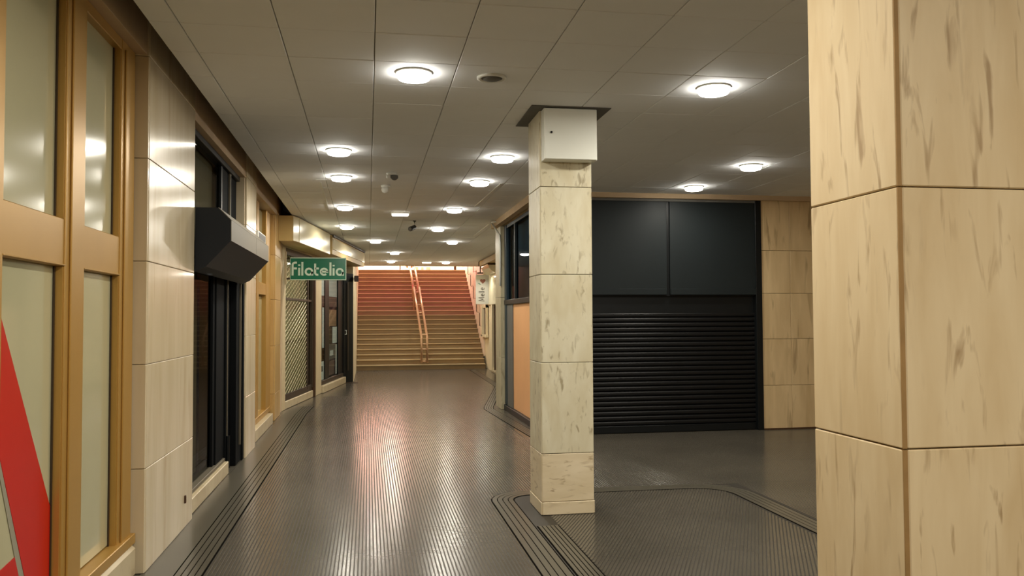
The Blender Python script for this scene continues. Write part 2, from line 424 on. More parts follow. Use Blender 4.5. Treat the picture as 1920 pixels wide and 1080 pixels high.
# ------------------------------------------------------------------ lamps
def lamp(x, y, label, k=1.0, r=.122):
    t = thing('ceiling_light', label, 'ceiling light', (x, y, CZ), 'round ceiling lights of the passage')
    MB().lathe([(r+.004, 0), (r+.004, -.012), (r-.006, -.016), (r-.006, 0)], (x, y, CZ), 32).build('rim', M_WHITEP, t)
    MB().lathe([(r-.007, -.001), (r-.007, -.034), (r-.016, -.048), (r-.04, -.055)], (x, y, CZ), 32).build('diffuser', M_LED, t, True)
    l = bpy.data.lights.new('lamp_glow', 'AREA'); l.shape = 'DISK'; l.size = 2*r-.07; l.energy = LAMP_W*k; l.color = LAMP_COL
    o = bpy.data.objects.new('lamp_glow', l); COL.objects.link(o); o.parent = t; o.location = (0, 0, -.057)
for (x, y, lb, k) in [
    (.312, 5.744, 'large round ceiling light hanging nearest over the corridor, alone in mid ceiling', 1.0),
    (2.53, 5.783, 'round ceiling light nearest to the big right column, above the side hall', 1.0),
    (-.294, 8.526, 'round ceiling light, nearest of the left row along the shopfronts', 1.0),
    (1.401, 8.647, 'round ceiling light just left of the grey box on the square column', 1.0),
    (-.318, 10.137, 'round ceiling light, second of the left row counted from the camera', 1.0),
    (1.37, 10.257, 'round ceiling light, second of the right row left of the square column', 1.0),
    (4.256, 8.737, 'round ceiling light nearer the marble wall, right of the black shutter', .8),
    (4.209, 10.291, 'round ceiling light close above the charcoal fascia of the black shutter', .6),
    (-.346, 12.854, 'round ceiling light, third of the left row, beside the painted glare on the grid', 1.0),
    (1.331, 12.947, 'round ceiling light, third of the right row, right of the dark camera', 1.0),
    (-.391, 15.618, 'round ceiling light above the cream signboards, with a small bright stud at its side', 1.0),
    (1.306, 15.78, 'round ceiling light, fourth of the right row along the corridor', 1.0),
    (.159, 18.453, 'round ceiling light above the end of the cream signboards, left in the far pair', 1.0),
    (1.854, 18.518, 'round ceiling light in the far pair, on the right toward the white hanging sign', 1.0),
    (.677, 21.704, 'single far round ceiling light between the far pair and the stairs', .85),
    (.669, 24.964, 'last round ceiling light on the left at the foot of the stairs', .85),
    (2.335, 25.286, 'last round ceiling light on the right at the foot of the stairs', .85)]:
    lamp(x, y, lb, k)
tag(MB().lathe([(.012, 0), (.02, -.02), (.01, -.03)], (-.25, 15.6, CZ), 10).build('ceiling_stud', M_WHITEP), 'tiny white stud beside a round ceiling light above the signboards', 'ceiling stud')

def vent(x, y):
    t = thing('ceiling_vent', 'flat round grey vent disc in the ceiling right of the nearest light', 'vent', (x, y, CZ))
    MB().lathe([(.105, 0), (.105, -.010), (.085, -.016), (.08, -.010), (.06, -.010)], (x, y, CZ), 28).build('rim', M_WHITEP, t, True)
    MB().lathe([(.075, -.010), (.05, -.02), (.02, -.022)], (x, y, CZ), 24).build('disc', M_GREYP, t, True)
vent(.862, 5.776)
def dome(x, y, label, two):
    t = thing('dome_camera', label, 'security camera', (x, y, CZ))
    MB().lathe([(.06, 0), (.06, -.02), (.05, -.028)], (x, y, CZ), 20).build('base', M_WHITEP, t, True)
    if two:
        MB().lathe([(.045, -.03), (.045, -.06), (.02, -.085), (.004, -.088)], (x+.03, y, CZ), 16).build('lens_housing', M_GREYP, t, True)
        MB().lathe([(.012, -.03), (.014, -.06), (.004, -.07)], (x-.05, y, CZ), 10).build('sensor', M_WHITEP, t, True)
    else:
        MB().lathe([(.042, -.028), (.046, -.06), (.035, -.085), (.004, -.10)], (x-.01, y, CZ), 16).build('globe', M_WHITEP, t, True)
dome(.272, 9.8, 'small grey dome camera with a side sensor, front of the ceiling pair', True)
dome(.222, 10.75, 'small white globe detector just behind the grey dome camera', False)
t = thing('bullet_camera', 'dark bullet camera on an angled bracket hanging behind the lit emergency light', 'security camera', (.80, 14.6, CZ))
MB().lathe([(.03, 0), (.03, -.012)], (.80, 14.6, CZ), 14).build('mount', M_BLACKM, t)
MB().tube([(.80, 14.6, CZ-.01), (.80, 14.6, CZ-.12), (.76, 14.58, CZ-.13)], .012).build('bracket', M_BLACKM, t)
bd = MB().tube([(.80, 14.66, CZ-.11), (.72, 14.46, CZ-.16)], .042, 12).build('body', M_BLACKM, t)
MB().tube([(.722, 14.465, CZ-.159), (.713, 14.443, CZ-.164)], .03, 12).build('lens', M_GREYP, bd)
def emergency(x, y, label):
    t = thing('emergency_light', label, 'emergency light', (x, y, CZ))
    BX(x-.15, x+.15, y-.05, y+.05, CZ-.028, CZ, bev=.006).build('base', M_WHITEP, t)
    BX(x-.135, x+.135, y-.056, y+.045, CZ-.062, CZ-.028, bev=.012).build('diffuser', M_TUBE, t)
emergency(.508, 13.45, 'lit rectangular emergency light in mid ceiling before the dark bullet camera')
emergency(1.74, 25.1, 'lit rectangular emergency light at the foot of the stairs')

# ------------------------------------------------------------------ columns
def column(x0, x1, y0, y1, joints, label, mat, basemat, top=CZ-.002, plinth=None, fill=.004):
    t = thing('marble_column', label, 'column', ((x0+x1)/2, (y0+y1)/2, 0))
    th = .024; g = .0022
    BX(x0+th, x1-th, y0+th, y1-th, 0, top).build('core', M_CORE, t)
    zs = [0]+joints+[top]
    for i in range(len(zs)-1):
        a, b = zs[i]+g, zs[i+1]-g
        mm = basemat if (plinth and i <= 1) else mat
        if plinth and i == 0: e = .006
        else: e = 0
        BX(x0+fill+.002, x1-.004, y0-e, y0+th-.001, a, b, bev=.003).build('marble_slab', mm, t)
        BX(x0+.004, x1-.004, y1-th+.001, y1+e, a, b, bev=.003).build('marble_slab', mm, t)
        BX(x0-e, x0+th-.001, y0+.004, y1-.004, a, b, bev=.003).build('marble_slab', mm, t)
        BX(x1-th+.001, x1+e, y0+.004, y1-.004, a, b, bev=.003).build('marble_slab', mm, t)
    return t
column(1.385, 1.822, 6.64, 7.12, [.105, .492, 1.229, 1.949, 2.67], 'slim square marble column with a grey metal box at its top, mid hall', M_COL, M_COLBASE, plinth=True)
t = column(1.516, 1.985, 2.18, 2.665, [.47, 1.214, 1.975, 2.73], 'big beige veined marble column close to the camera on the right', M_NEAR, M_NEAR, fill=.014)
for a, b in zip([0, .47, 1.214, 1.975, 2.73], [.47, 1.214, 1.975, 2.73, 3.29]):
    BX(1.5175, 1.531, 2.1815, 2.19, a+.002, b-.002).build('joint_filler', M_FILL, t)
tag(BX(1.29, 1.95, 6.48, 7.22, CZ-.006, CZ-.001).build('ceiling_recess_patch', M_GREYP), 'dark grey flat patch for the shaded ceiling recess round the square column', 'ceiling recess')  # flat patch, the recess round the column painted dark
t = thing('junction_cabinet', 'pale grey sheet metal box fixed high on the square column', 'electrical box', (1.62, 6.57, 2.88))
BX(1.398, 1.838, 6.52, 6.634, 2.872, 3.292, bev=.004).build('body', M_WHITE, t)
dr = BX(1.401, 1.835, 6.508, 6.5185, 2.876, 3.288, bev=.003).build('door', M_WHITE, t)
MB().tube([(1.455, 6.5075, 3.09), (1.455, 6.5, 3.09)], .009, 12).build('lock', M_BLACKM, dr)

# ------------------------------------------------------------------ left wall and its shopfronts
WL = -1.385
wl = MB()
wl.box(-1.9, WL-.024, 5.632, 7.03, 0, 3.6)              # first pier core
wl.box(-1.9, WL-.022, 9.99, 10.80, 0, 3.6)             # white pilaster core
wl.box(-1.9, -1.462, 13.52, 14.34, 0, 3.6)             # yellow pier core
wl.box(-1.9, -1.40, -4, 5.62, 3.30, 3.6)               # beams over the bays
wl.box(-1.9, -1.40, 7.03, 9.99, 3.235, 3.6); wl.box(-1.9, -1.42, 10.8, 13.52, 3.235, 3.6)
wl.box(-1.9, -1.47, 14.34, 15.0, 0, 3.6)
wl.box(-3.0, -2.9, -4, 15.0, 0, 3.6)                   # backs of the shops
wall_left = struct(wl.build('wall_left', M_DARKWALL))
def slabs(parent, zs, fn, mat):
    for a, b in zip(zs[:-1], zs[1:]): fn(a+.0018, b-.0018).build('marble_slab', mat, parent)
ZL = [0, .655, 1.313, 1.97, 2.63, 3.29, 3.6]
slabs(wall_left, ZL, lambda a, b: BX(WL-.022, WL, 5.632, 7.05, a, b, bev=.003), M_PIER)
slabs(wall_left, ZL, lambda a, b: BX(-1.60, WL-.003, 5.61, 5.630, a, b, bev=.003), M_PIER)
ZP = [0, .70, 1.40, 2.10, 2.69, 3.25, 3.6]
slabs(wall_left, ZP, lambda a, b: BX(WL-.022, WL, 9.985, 10.81, a, b, bev=.003), M_PIER)
slabs(wall_left, ZP, lambda a, b: BX(-1.60, WL-.023, 9.965, 9.985, a, b, bev=.003), M_PIER)
ZG = [0, .42, 1.17, 1.9, 2.6, 3.3, 3.6]
slabs(wall_left, ZG, lambda a, b: BX(-1.462, -1.44, 13.522, 14.35, a, b, bev=.003), M_GOLDPIER)
slabs(wall_left, ZG, lambda a, b: BX(-1.60, -1.463, 13.50, 13.52, a, b, bev=.003), M_GOLDPIER)
tag(BX(WL-.001, WL+.012, 6.75, 6.775, .19, .25, bev=.003).build('wall_hook', M_BROWN), 'small rusty hook low on the first pale marble pier at left', 'hook')

# first shopfront, gold frame with papered panes
t = thing('storefront', 'gold framed shop window with papered panes and a red letter, nearest at left', 'shop window', (-1.5, 4.0, 0))
XF = -1.467
def fbar(nmn, y0, y1, z0, z1, x0=-1.53, x1=XF, mat=M_GOLD, par=None, bev=.004): return BX(x0, x1, y0, y1, z0, z1, bev=bev).build(nmn, mat, par or t)
yb = [(1.9, 2.20), (3.40, 3.688), (4.395, 4.676), (5.312, 5.598)]
for a, b in yb:
    fbar('mullion', a, b, .2, 3.3)
    BX(XF, XF+.012, a+.055, b-.055, .24, 3.25, bev=.004).build('mullion_cover', M_GOLD, t)
fbar('head_rail', 1.9, 5.598, 3.235, 3.3, -1.535, XF-.002)
for (a, b) in zip([y[1] for y in yb[:-1]], [y[0] for y in yb[1:]]):
    tr_ = fbar('transom', a, b, 1.862, 2.096, -1.532, XF-.006)
    BX(XF-.006, XF+.002, a, b, 1.864, 1.872, bev=.002).build('transom_bead', M_GOLD, tr_)
    BX(-1.525, -1.515, a, b, .27, 1.86).build('papered_pane', M_FROST, t)
    BX(-1.525, -1.515, a, b, 2.097, 3.235).build('papered_pane', M_FROST, t)
    for (z0, z1) in ((.255, 1.86), (2.097, 3.235)):
        BX(-1.515, -1.475, b-.010, b, z0, z1).build('glazing_bead', M_GOLD, t)
        BX(-1.5149, -1.507, b-.024, b-.010, z0, z1).build('gasket', M_BRONZE, t)
        BX(-1.515, -1.478, a, a+.012, z0, z1).build('glazing_bead', M_GOLD, t)
fbar('bottom_rail', 1.9, 5.598, .2, .262, -1.53, XF+.03)
BX(-1.6, -1.425, 1.9, 5.57, 0, .198, bev=.02).build('sill', M_SILL, t)
# red letter: a big capital A whose right leg shows
xr = -1.5135
def film(pts, mat, nmn, x=xr): return MB().prism(pts, x, x+.0016, 'x').build(nmn, mat, t)
film([(3.70, 1.76), (3.70, 1.24), (4.09, .43), (4.155, .272), (4.39, .272), (4.392, .66), (4.385, .68)], M_RED, 'red_letter')
film([(3.70, 1.235), (3.70, 1.19), (4.10, .272), (4.15, .272), (4.085, .43)], M_GREYVINYL, 'letter_outline', xr-.0002)
film([(3.69, .54), (3.97, .57), (4.05, .40), (3.69, .36)], M_RED, 'red_letter')

# black shopfront with roller box
t = thing('storefront', 'black framed shop entrance with smoked glass between the two pale piers', 'shop window', (-1.5, 8.5, 0))
def bb(nmn, *a, mat=M_BLACKM, bev=.004): return BX(*a, bev=bev).build(nmn, mat, t)
bb('frame', -1.56, -1.47, 7.05, 7.11, .13, 3.235); bb('frame', -1.535, -1.49, 8.5, 8.6, .16, 2.12, mat=M_MATTE)
bb('frame', -1.56, -1.46, 7.11, 9.96, 3.18, 3.235); bb('frame', -1.56, -1.47, 7.11, 9.05, 2.02, 2.12)
bb('frame', -1.535, -1.475, 8.6, 9.05, .16, 2.02, mat=M_MATTE)
bb('upper_panel', -1.56, -1.50, 8.97, 9.96, 2.12, 3.18, mat=M_MATTE); bb('frame', -1.50, -1.475, 9.4, 9.43, 2.12, 3.18, mat=M_GREYM); bb('frame', -1.53, -1.49, 8.92, 8.98, 2.12, 3.18)
bb('glass_pane', -1.525, -1.515, 7.11, 8.92, 2.12, 3.18, mat=M_DGLASS, bev=0)
bb('glass_pane', -1.525, -1.515, 7.11, 8.5, .165, 2.02, mat=M_DGLASS, bev=0)
bb('door_panel', -1.55, -1.49, 9.05, 9.96, .01, 2.2, mat=M_MATTE)
bb('shutter_guide', -1.49, -1.455, 9.06, 9.16, .01, 2.15, mat=M_MATTE); bb('guide_strip', -1.455, -1.447, 9.10, 9.125, .2, 2.15, mat=M_GREYM, bev=.002)
bb('shutter_guide', -1.49, -1.40, 9.86, 9.96, .005, 2.3, mat=M_MATTE); bb('guide_strip', -1.42, -1.398, 9.70, 9.72, .2, 2.1, mat=M_GREYM, bev=.002)
bb('shutter_guide', -1.49, -1.42, 9.5, 9.86, .005, 2.2, mat=M_MATTE); MB().tube([(-1.44, 9.1, .05), (-1.44, 9.1, .38)], .022).build('floor_bolt', M_BLACKM, t)
bb('threshold', -1.57, -1.455, 7.05, 9.03, .13, .165, mat=M_GREYM); bb('sill', -1.6, -1.42, 7.055, 9.04, 0, .128, mat=M_SILL, bev=.006)
bb('interior_backdrop', -1.66, -1.64, 7.05, 8.5, .13, 2.05, mat=M_INTERG, bev=0)
bb('interior_blind', -1.60, -1.59, 7.1, 8.95, 2.12, 3.2, mat=M_INTERG, bev=0)
area('pane_fill_light', (-1.557, 7.75, 3.16), (-1.575, 7.75, 2.1), .05, 6.0, LAMP_COL, 'RECTANGLE', 1.5)  # added fill light close behind the upper glass, brightens the blind
area('pane_fill_light', (-1.58, 7.65, 2.0), (-1.60, 7.65, .2), .06, 7.0, LAMP_COL, 'RECTANGLE', .9)  # added fill light behind the lower pane, brightens the backdrop
t = thing('roller_box', 'dark faceted roller shutter box over the black entrance with grey front', 'shutter box', (-1.385, 8.3, 2.0))
prof = [(WL+.002, 2.508), (-1.207, 2.508), (-1.106, 2.405), (-1.105, 2.238), (-1.299, 2.025), (WL+.002, 1.985)]
MB().prism(prof, 7.07, 9.65, 'y').build('body', M_BOX, t)
for (a, b, m) in ((7.075, 8.62, M_GREYM), (8.63, 9.645, M_GREYM)):
    MB().prism([(-1.106, 2.404), (-1.102, 2.406), (-1.101, 2.237), (-1.105, 2.238)], a, b, 'y').build('front_panel', m, t)
MB().prism([(-1.207, 2.508), (-1.205, 2.513), (-1.102, 2.409), (-1.106, 2.404)], 7.08, 9.64, 'y').build('top_strip', M_GREYM, t)

# gold window behind the white pilaster
t = thing('storefront', 'narrow gold framed window between the white pilaster and the yellow pier', 'shop window', (-1.55, 12.0, 0))
for a, b in ((10.82, 10.98), (11.85, 12.1), (12.95, 13.5)):
    bb('mullion', -1.6, -1.51, a, b, .2, 3.235, mat=M_GOLD)
for a, b in ((10.98, 11.85), (12.1, 12.95)):
    bb('transom', -1.6, -1.515, a, b, 1.95, 2.12, mat=M_GOLD); bb('papered_pane', -1.585, -1.575, a, b, .24, 1.95, mat=M_FROST, bev=0); bb('papered_pane', -1.585, -1.575, a, b, 2.12, 3.2, mat=M_FROST, bev=0)
bb('bottom_rail', -1.6, -1.50, 10.82, 13.5, .16, .24, mat=M_GOLD); bb('sill', -1.62, -1.43, 10.815, 13.2, 0, .158, mat=M_SILL, bev=.006)
t = thing('notice_sign', 'small white framed notice with dark print above the end of the roller box', 'sign', (-1.385, 11.4, 2.63))
BX(-1.42, -1.385, 11.02, 11.80, 2.615, 2.735, bev=.006).build('frame', M_WHITE, t)
BX(-1.386, -1.382, 11.09, 11.74, 2.632, 2.715).build('print', M_INK, t)
MB().tube([(-1.405, 11.03, 2.625), (-1.50, 11.03, 2.625)], .012).build('bracket', M_WHITE, t)
MB().tube([(-1.405, 11.79, 2.62), (-1.50, 11.79, 2.60)], .012).build('bracket', M_WHITE, t)

# stamp shop facade, turned inwards
A = Vector((-1.45, 15.0, 0)); Bp = Vector((-.585, 21.06, 0)); dv = (Bp-A).normalized(); nv = Vector((dv.y, -dv.x, 0))
FM = Matrix(((dv.x, nv.x, 0, A.x), (dv.y, nv.y, 0, A.y), (0, 0, 1, 0), (0, 0, 0, 1)))    # (along, out, up)
S = lambda y: (y-15.0)/dv.y
LEN = (Bp-A).length
t = thing('storefront', 'beige stamp shop front with wire mesh shutter and a magazine window behind the green sign', 'shop window', (-1.2, 17.5, 0))
def fb(nmn, *a, mat=M_BEIGE2, bev=.004, par=None): return BX(*a, bev=bev, M=FM).build(nmn, mat, par or t)
fb('brown_post', S(14.62), S(14.88), -.12, -.005, 0, 2.858, mat=M_BROWN)
fb('jamb', S(14.9), S(15.13), -.12, 0.0, 0, 2.855); fb('post', S(17.46), S(17.56), -.1, .03, 0, 2.6, mat=M_BROWN); fb('post', S(17.57), S(18.27), -.12, 0.0, 0, 2.858)
fb('sill', S(15.1), S(17.45), -.14, .0, 0, .14, mat=M_SILL, bev=.01); fb('sill', S(18.28), LEN, -.14, .05, 0, .155, mat=M_SILL, bev=.01)
fb('lintel', S(14.62), LEN+.3, -.2, -.02, 2.86, 3.5, mat=M_DARKWALL)
fb('shutter_rail', S(15.13), S(17.45), -.06, -.02, .14, .26, mat=M_BRONZE); fb('shutter_rail', S(15.13), S(17.45), -.06, -.02, 1.93, 1.975, mat=M_BRONZE)
fb('shutter_rail', S(15.13), S(17.45), -.06, -.02, 2.74, 2.86, mat=M_BRONZE)
fb('shutter_guide', S(17.0), S(17.06), -.05, -.015, .2, 2.6, mat=M_BRONZE); fb('shutter_guide', S(17.38), S(17.46), -.06, 0, .2, 2.8, mat=M_BRONZE)
fb('glass_pane', S(15.13), S(17.45), -.10, -.092, .14, 2.86, mat=M_GLASS, bev=0)
fb('backboard', S(15.13), S(17.46), -.16, -.15, 0, 2.85, mat=M_SHOPB, bev=0); fb('display_shelf', S(15.2), S(17.4), -.148, -.105, 1.2, 1.23, mat=M_SHOPB, bev=0)
wm = MB(FM)
s0, s1 = S(15.14), S(16.98); z0, z1 = .26, 2.74; hw = .22; hh = .09
def wseg(a, b, r=.005):
    p = Vector((a[0], -.036, a[1])); q = Vector((b[0], -.036, b[1])); wm.tube([p, q], r, 4, False)
nx = int((s1-s0)/hw); nz = int((z1-z0)/hh); hw = (s1-s0)/nx; hh = (z1-z0)/nz
for i in range(nx):
    for j in range(nz):
        xa, za = s0+i*hw, z0+j*hh
        wseg((xa, za+hh/2), (xa+hw/2, za)); wseg((xa+hw/2, za), (xa+hw, za+hh/2)); wseg((xa, za+hh/2), (xa+hw/2, za+hh)); wseg((xa+hw/2, za+hh), (xa+hw, za+hh/2))
stuff(wm.build('wire_mesh', M_MESH, t))
# magazine window
fb('frame', S(18.84), S(19.3), -.08, -.035, .16, 2.86, mat=M_BLACKM); fb('frame', S(20.40), LEN, -.08, -.03, .16, 2.86, mat=M_BLACKM); fb('frame', S(18.28), LEN, -.075, -.015, .156, .25, mat=M_BRONZE)
fb('glass_pane', S(18.28), S(18.84), -.05, -.043, .25, 2.86, mat=M_GLASS, bev=0); fb('glass_pane', S(19.3), S(20.40), -.05, -.043, .25, 2.86, mat=M_GLASS, bev=0)
fb('backboard', S(18.2), LEN+.1, -.40, -.37, 0, 2.9, mat=M_CARDG, bev=0)
fb('display_card', S(18.3), S(20.9), -.066, -.06, 2.1, 2.85, mat=M_CARDW, bev=0); fb('display_card', S(18.3), S(20.9), -.066, -.06, 1.87, 2.095, mat=M_CARDM, bev=0)
for (ya, yb_, za, zb, mt) in [(18.30, 18.55, 1.25, 1.8, M_CARDM), (18.62, 18.8, .95, 1.84, M_CARDW), (18.30, 18.6, .72, 1.2, M_BRONZE), (18.30, 18.8, .26, .66, M_CARDW), (19.32, 20.3, 1.42, 1.8, M_CARDT), (19.4, 19.75, 1.02, 1.4, M_BRONZE), (19.82, 20.36, 1.02, 1.4, M_CARDW), (19.32, 20.2, .66, 1.0, M_CARDG), (19.32, 20.05, .30, .62, M_CARDM), (20.22, 20.36, .28, .98, M_CARDW)]:
    fb('display_card', S(ya), S(yb_), -.058, -.053, za, zb, mat=mt, bev=0)
fb('price_tag', S(18.36), S(18.7), -.0528, -.0518, .44, .56, mat=M_CARDG, bev=0); fb('price_tag', S(19.5), S(19.9), -.0528, -.0518, .74, .86, mat=M_CARDW, bev=0)
# dark door at its end
t = thing('shop_door', 'dark door leaf at the stair end of the stamp shop', 'door', (-.48, 21.23, 0))
MB().prism([(-.60, 21.04), (-.37, 21.38), (-.43, 21.42), (-.66, 21.08)], 0, 2.72).build('leaf', M_BLACKM, t); lf = last_built()
MB().prism([(-.505, 21.15), (-.485, 21.18), (-.477, 21.173), (-.497, 21.143)], .3, 2.5).build('strip', M_BRONZE, lf)
MB().tube([(-.56, 21.06, 1.2), (-.53, 21.03, 1.2), (-.53, 21.03, 1.3), (-.56, 21.06, 1.3)], .012).build('handle', M_WHITE, lf)
MB().prism([(-.62, 21.0), (-.25, 20.98), (-.25, 21.06), (-.60, 21.1)], .002, .012).build('threshold_bar', M_BROWN, t)

# signboards over the stamp shop
L0 = Vector((-1.146, 14.28)); L1 = Vector((-.757, 16.92)); ld = (L1-L0).normalized(); ln = Vector((ld.y, -ld.x))
def on(sv, ov): p = L0+ld*sv+ln*ov; return (p.x, p.y)
t = thing('signboard_box', 'large beige box with a chamfered corner and blank cream face, left over the stamp shop', 'signboard', (-1.2, 15.5, 2.88))
sl = (L1-L0).length
poly = [(-1.438, 14.0), (-1.22, 14.0), tuple(L0), tuple(L1), on(sl, -.36), on(.5, -.36)]
MB().prism(poly, 2.87, 3.285).build('body', M_BEIGE, t)
MB().prism([on(.02, .001), on(sl-.02, .001), on(sl-.02, .012), on(.02, .012)], 2.875, 3.272).build('face_panel', M_CREAM, t)
MB().prism([(-1.216, 14.005), (L0.x-.004, L0.y-.01), (L0.x+.006, L0.y-.018), (-1.207, 13.998)], 2.875, 3.272).build('corner_panel', M_CREAM, t)
t = thing('signboard_box', 'long low box with a narrow blank cream face, right over the stamp shop', 'signboard', (-.5, 19.4, 2.9))
a_, b_ = (17.2-14.28)/ld.y, (21.38-14.28)/ld.y
MB().prism([on(a_, .0), on(b_, 0), on(b_, -.40), on(a_, -.40)], 2.9, 3.285).build('body', M_BEIGE, t)
MB().prism([on(a_+.06, .001), on(b_-.04, .001), on(b_-.04, .014), on(a_+.06, .014)], 3.0, 3.215).build('face_panel', M_CREAM, t)
MB().prism([on(a_, .001), on(b_, .001), on(b_, .03), on(a_, .03)], 3.25, 3.285).build('top_strip', M_BRONZE, t)

# green projecting sign with its letters
t = thing('hanging_sign', 'green projecting sign reading filatelia in mint letters', 'sign', (-.87, 15.1, 2.47))
SX0, SX1, SZ0, SZ1, SY = -1.346, -.396, 2.29, 2.66, 15.1
sp = BX(SX0, SX1, SY-.03, SY+.03, SZ0, SZ1).build('panel', M_GREEN, t)
for a in ((SX0-.006, SX1+.012, SZ1, SZ1+.014), (SX0-.006, SX1+.012, SZ0-.014, SZ0), (SX1, SX1+.012, SZ0, SZ1), (SX0-.006, SX0, SZ0, SZ1)):
    BX(a[0], a[1], SY-.036, SY+.036, a[2], a[3], bev=.003).build('frame', M_MINT, t)
MB().tube([(-1.43, SY, 2.2), (-1.43, SY, 2.78)], .02).build('bracket_post', M_BEIGE2, t)
for z in (2.30, 2.655): MB().tube([(-1.47, SY, z), (SX0, SY, z)], .014).build('bracket_arm', M_BRONZE, t)
# letters from strokes; pixel frame of the sign panel 116..1790 wide, 60..720 high
sxk = (SX1-SX0)/(1785-90.); szk = (SZ1-SZ0)/(715-70.)
def lt(p): return (SX0+(p[0]-90)*sxk, SZ1-(p[1]-70)*szk)
def stroke(pts, wd=60):
    pp = [lt(p) for p in pts]; m = MB(); w2 = wd*szk
    Lp, Rp = offset(pp, w2/2), offset(pp, -w2/2); n = len(pp); vs = []; fs = []
    for i in range(n):
        for (q, y) in ((Lp[i], SY-.031), (Lp[i], SY-.036), (Rp[i], SY-.036), (Rp[i], SY-.031)): vs.append((q[0], y, q[1]))
    for i in range(n-1):
        for k in range(4): fs.append((4*i+k, 4*i+4+k, 4*i+4+(k+1) % 4, 4*i+(k+1) % 4))
    fs += [(0, 1, 2, 3), tuple(4*(n-1)+k for k in (3, 2, 1, 0))]
    return m.add(vs, fs)
def circ(cx, cy, rx, ry, a0, a1, n=18): return [(cx+rx*math.cos(math.radians(a0+(a1-a0)*i/n)), cy-ry*math.sin(math.radians(a0+(a1-a0)*i/n))) for i in range(n+1)]
def letter(strokes):
    m = MB()
    for s_ in strokes:
        q = stroke(*s_) if isinstance(s_, tuple) else stroke(s_)
        m.add([tuple(v) for v in q.v], q.f)
    m.build('letter', M_MINT, sp)
letter([[(155, 600), (155, 270)] + circ(235, 270, 80, 65, 170, 90, 6) + [(285, 205)], [(175, 382), (285, 382)]])
letter([[(355, 600), (355, 360)], ([(325, 280), (388, 280)], 45)])
letter([[(452, 600), (452, 180)]])
letter([circ(655, 480, 100, 95, 0, 360, 28), [(757, 600), (757, 480)]])
letter([[(845, 230), (845, 500)] + circ(910, 510, 65, 65, 190, 275, 6) + [(945, 572)], [(850, 380), (960, 380)]])
letter([circ(1120, 480, 100, 95, 0, 310, 26), [(1030, 480), (1250, 480)]])
letter([[(1317, 600), (1317, 190)]])
letter([[(1415, 600), (1415, 370)], ([(1384, 292), (1448, 292)], 45)])
letter([circ(1605, 485, 95, 95, 0, 360, 28), [(1705, 605), (1705, 485)]])

# jamb and wall from the stamp shop to the stairs
wsl = MB().prism([(-.375, 21.46), (-.355, 21.6), (-.355, 34.5), (-.75, 34.5), (-.75, 21.46)], 0, 3.45)
wall_stair_left = struct(wsl.build('wall_stair_left', M_PLASTER))
BX(-.6, -.355, 27.25, 34.5, 3.45, 6.5).build('upper_wall', M_PLASTER, wall_stair_left)
t = thing('junction_box', 'small dark box on the cream jamb at the end of the stamp shop', 'junction box', (-.3, 21.4, 2.6))
BX(-.345, -.235, 21.30, 21.40, 2.52, 2.67, bev=.008).build('body', M_BROWN, t); BX(-.352, -.34, 21.33, 21.56, 2.56, 2.63).build('bracket', M_BLACKM, t)

# ------------------------------------------------------------------ staircase
Y0, RI, TR, NS = 25.9, .155, .265, 22
SXL, SXR = -.350, 3.632
t = thing('staircase', 'wide stone staircase climbing to the street at the end of the passage', 'stairs', (1.65, Y0, 0))
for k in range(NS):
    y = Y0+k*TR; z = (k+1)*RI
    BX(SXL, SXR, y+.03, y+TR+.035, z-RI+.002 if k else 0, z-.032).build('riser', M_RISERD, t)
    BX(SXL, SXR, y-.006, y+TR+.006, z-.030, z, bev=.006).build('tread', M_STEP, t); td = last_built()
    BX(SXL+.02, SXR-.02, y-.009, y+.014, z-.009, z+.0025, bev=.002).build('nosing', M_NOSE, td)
YT = Y0+NS*TR; ZT = NS*RI
struct(BX(-8, 12, YT+.01, 48, ZT-.3, ZT-.002).build('floor_street', M_STEP))
t = thing('handrail', 'double brass handrail with rungs, lower run up the middle of the stairs', 'handrail', (1.7, 26.0, 0))
def zr(y): return RI*((y-Y0)/TR+1)+.80
def rail(t, y0, y1, xa, xb, drop, rungs):
    dx = lambda y: -.028*(y-26)
    for x in (xa, xb):
        pts = ([(x+dx(y0), y0, zr(y0)-drop)] if drop else [])+[(x+dx(y0), y0, zr(y0)-.06), (x+dx(y0), y0+.05, zr(y0)+.01)]+[(x+dx(yy), yy, zr(yy)) for yy in (y0+.3*(y1-y0), y0+.6*(y1-y0), y1-.05)]+[(x+dx(y1), y1, zr(y1)-.08), (x+dx(y1), y1, zr(y1)-.80)]
        MB().tube(pts, .036, 10).build('tube', M_COPPER, t, True)
    for (yy, zz) in rungs:
        MB().tube([(xa+dx(yy), yy, zz), (xb+dx(yy), yy, zz)], .02, 8).build('rung', M_COPPER, t, True)
rail(t, 25.96, 28.85, 1.635, 1.81, .79, [(25.96, .25), (25.96, .62), (25.99, .78), (26.1, zr(26.1)), (27.3, zr(27.3)), (27.75, zr(27.75)), (28.5, zr(28.5))])
t = thing('handrail', 'upper run of the double handrail near the top of the stairs', 'handrail', (1.55, 29.0, 0))
rail(t, 28.95, 31.6, 1.61, 1.78, .5, [(28.95, zr(28.95)-.3), (29.2, zr(29.2)), (30.2, zr(30.2)), (31.2, zr(31.2))])

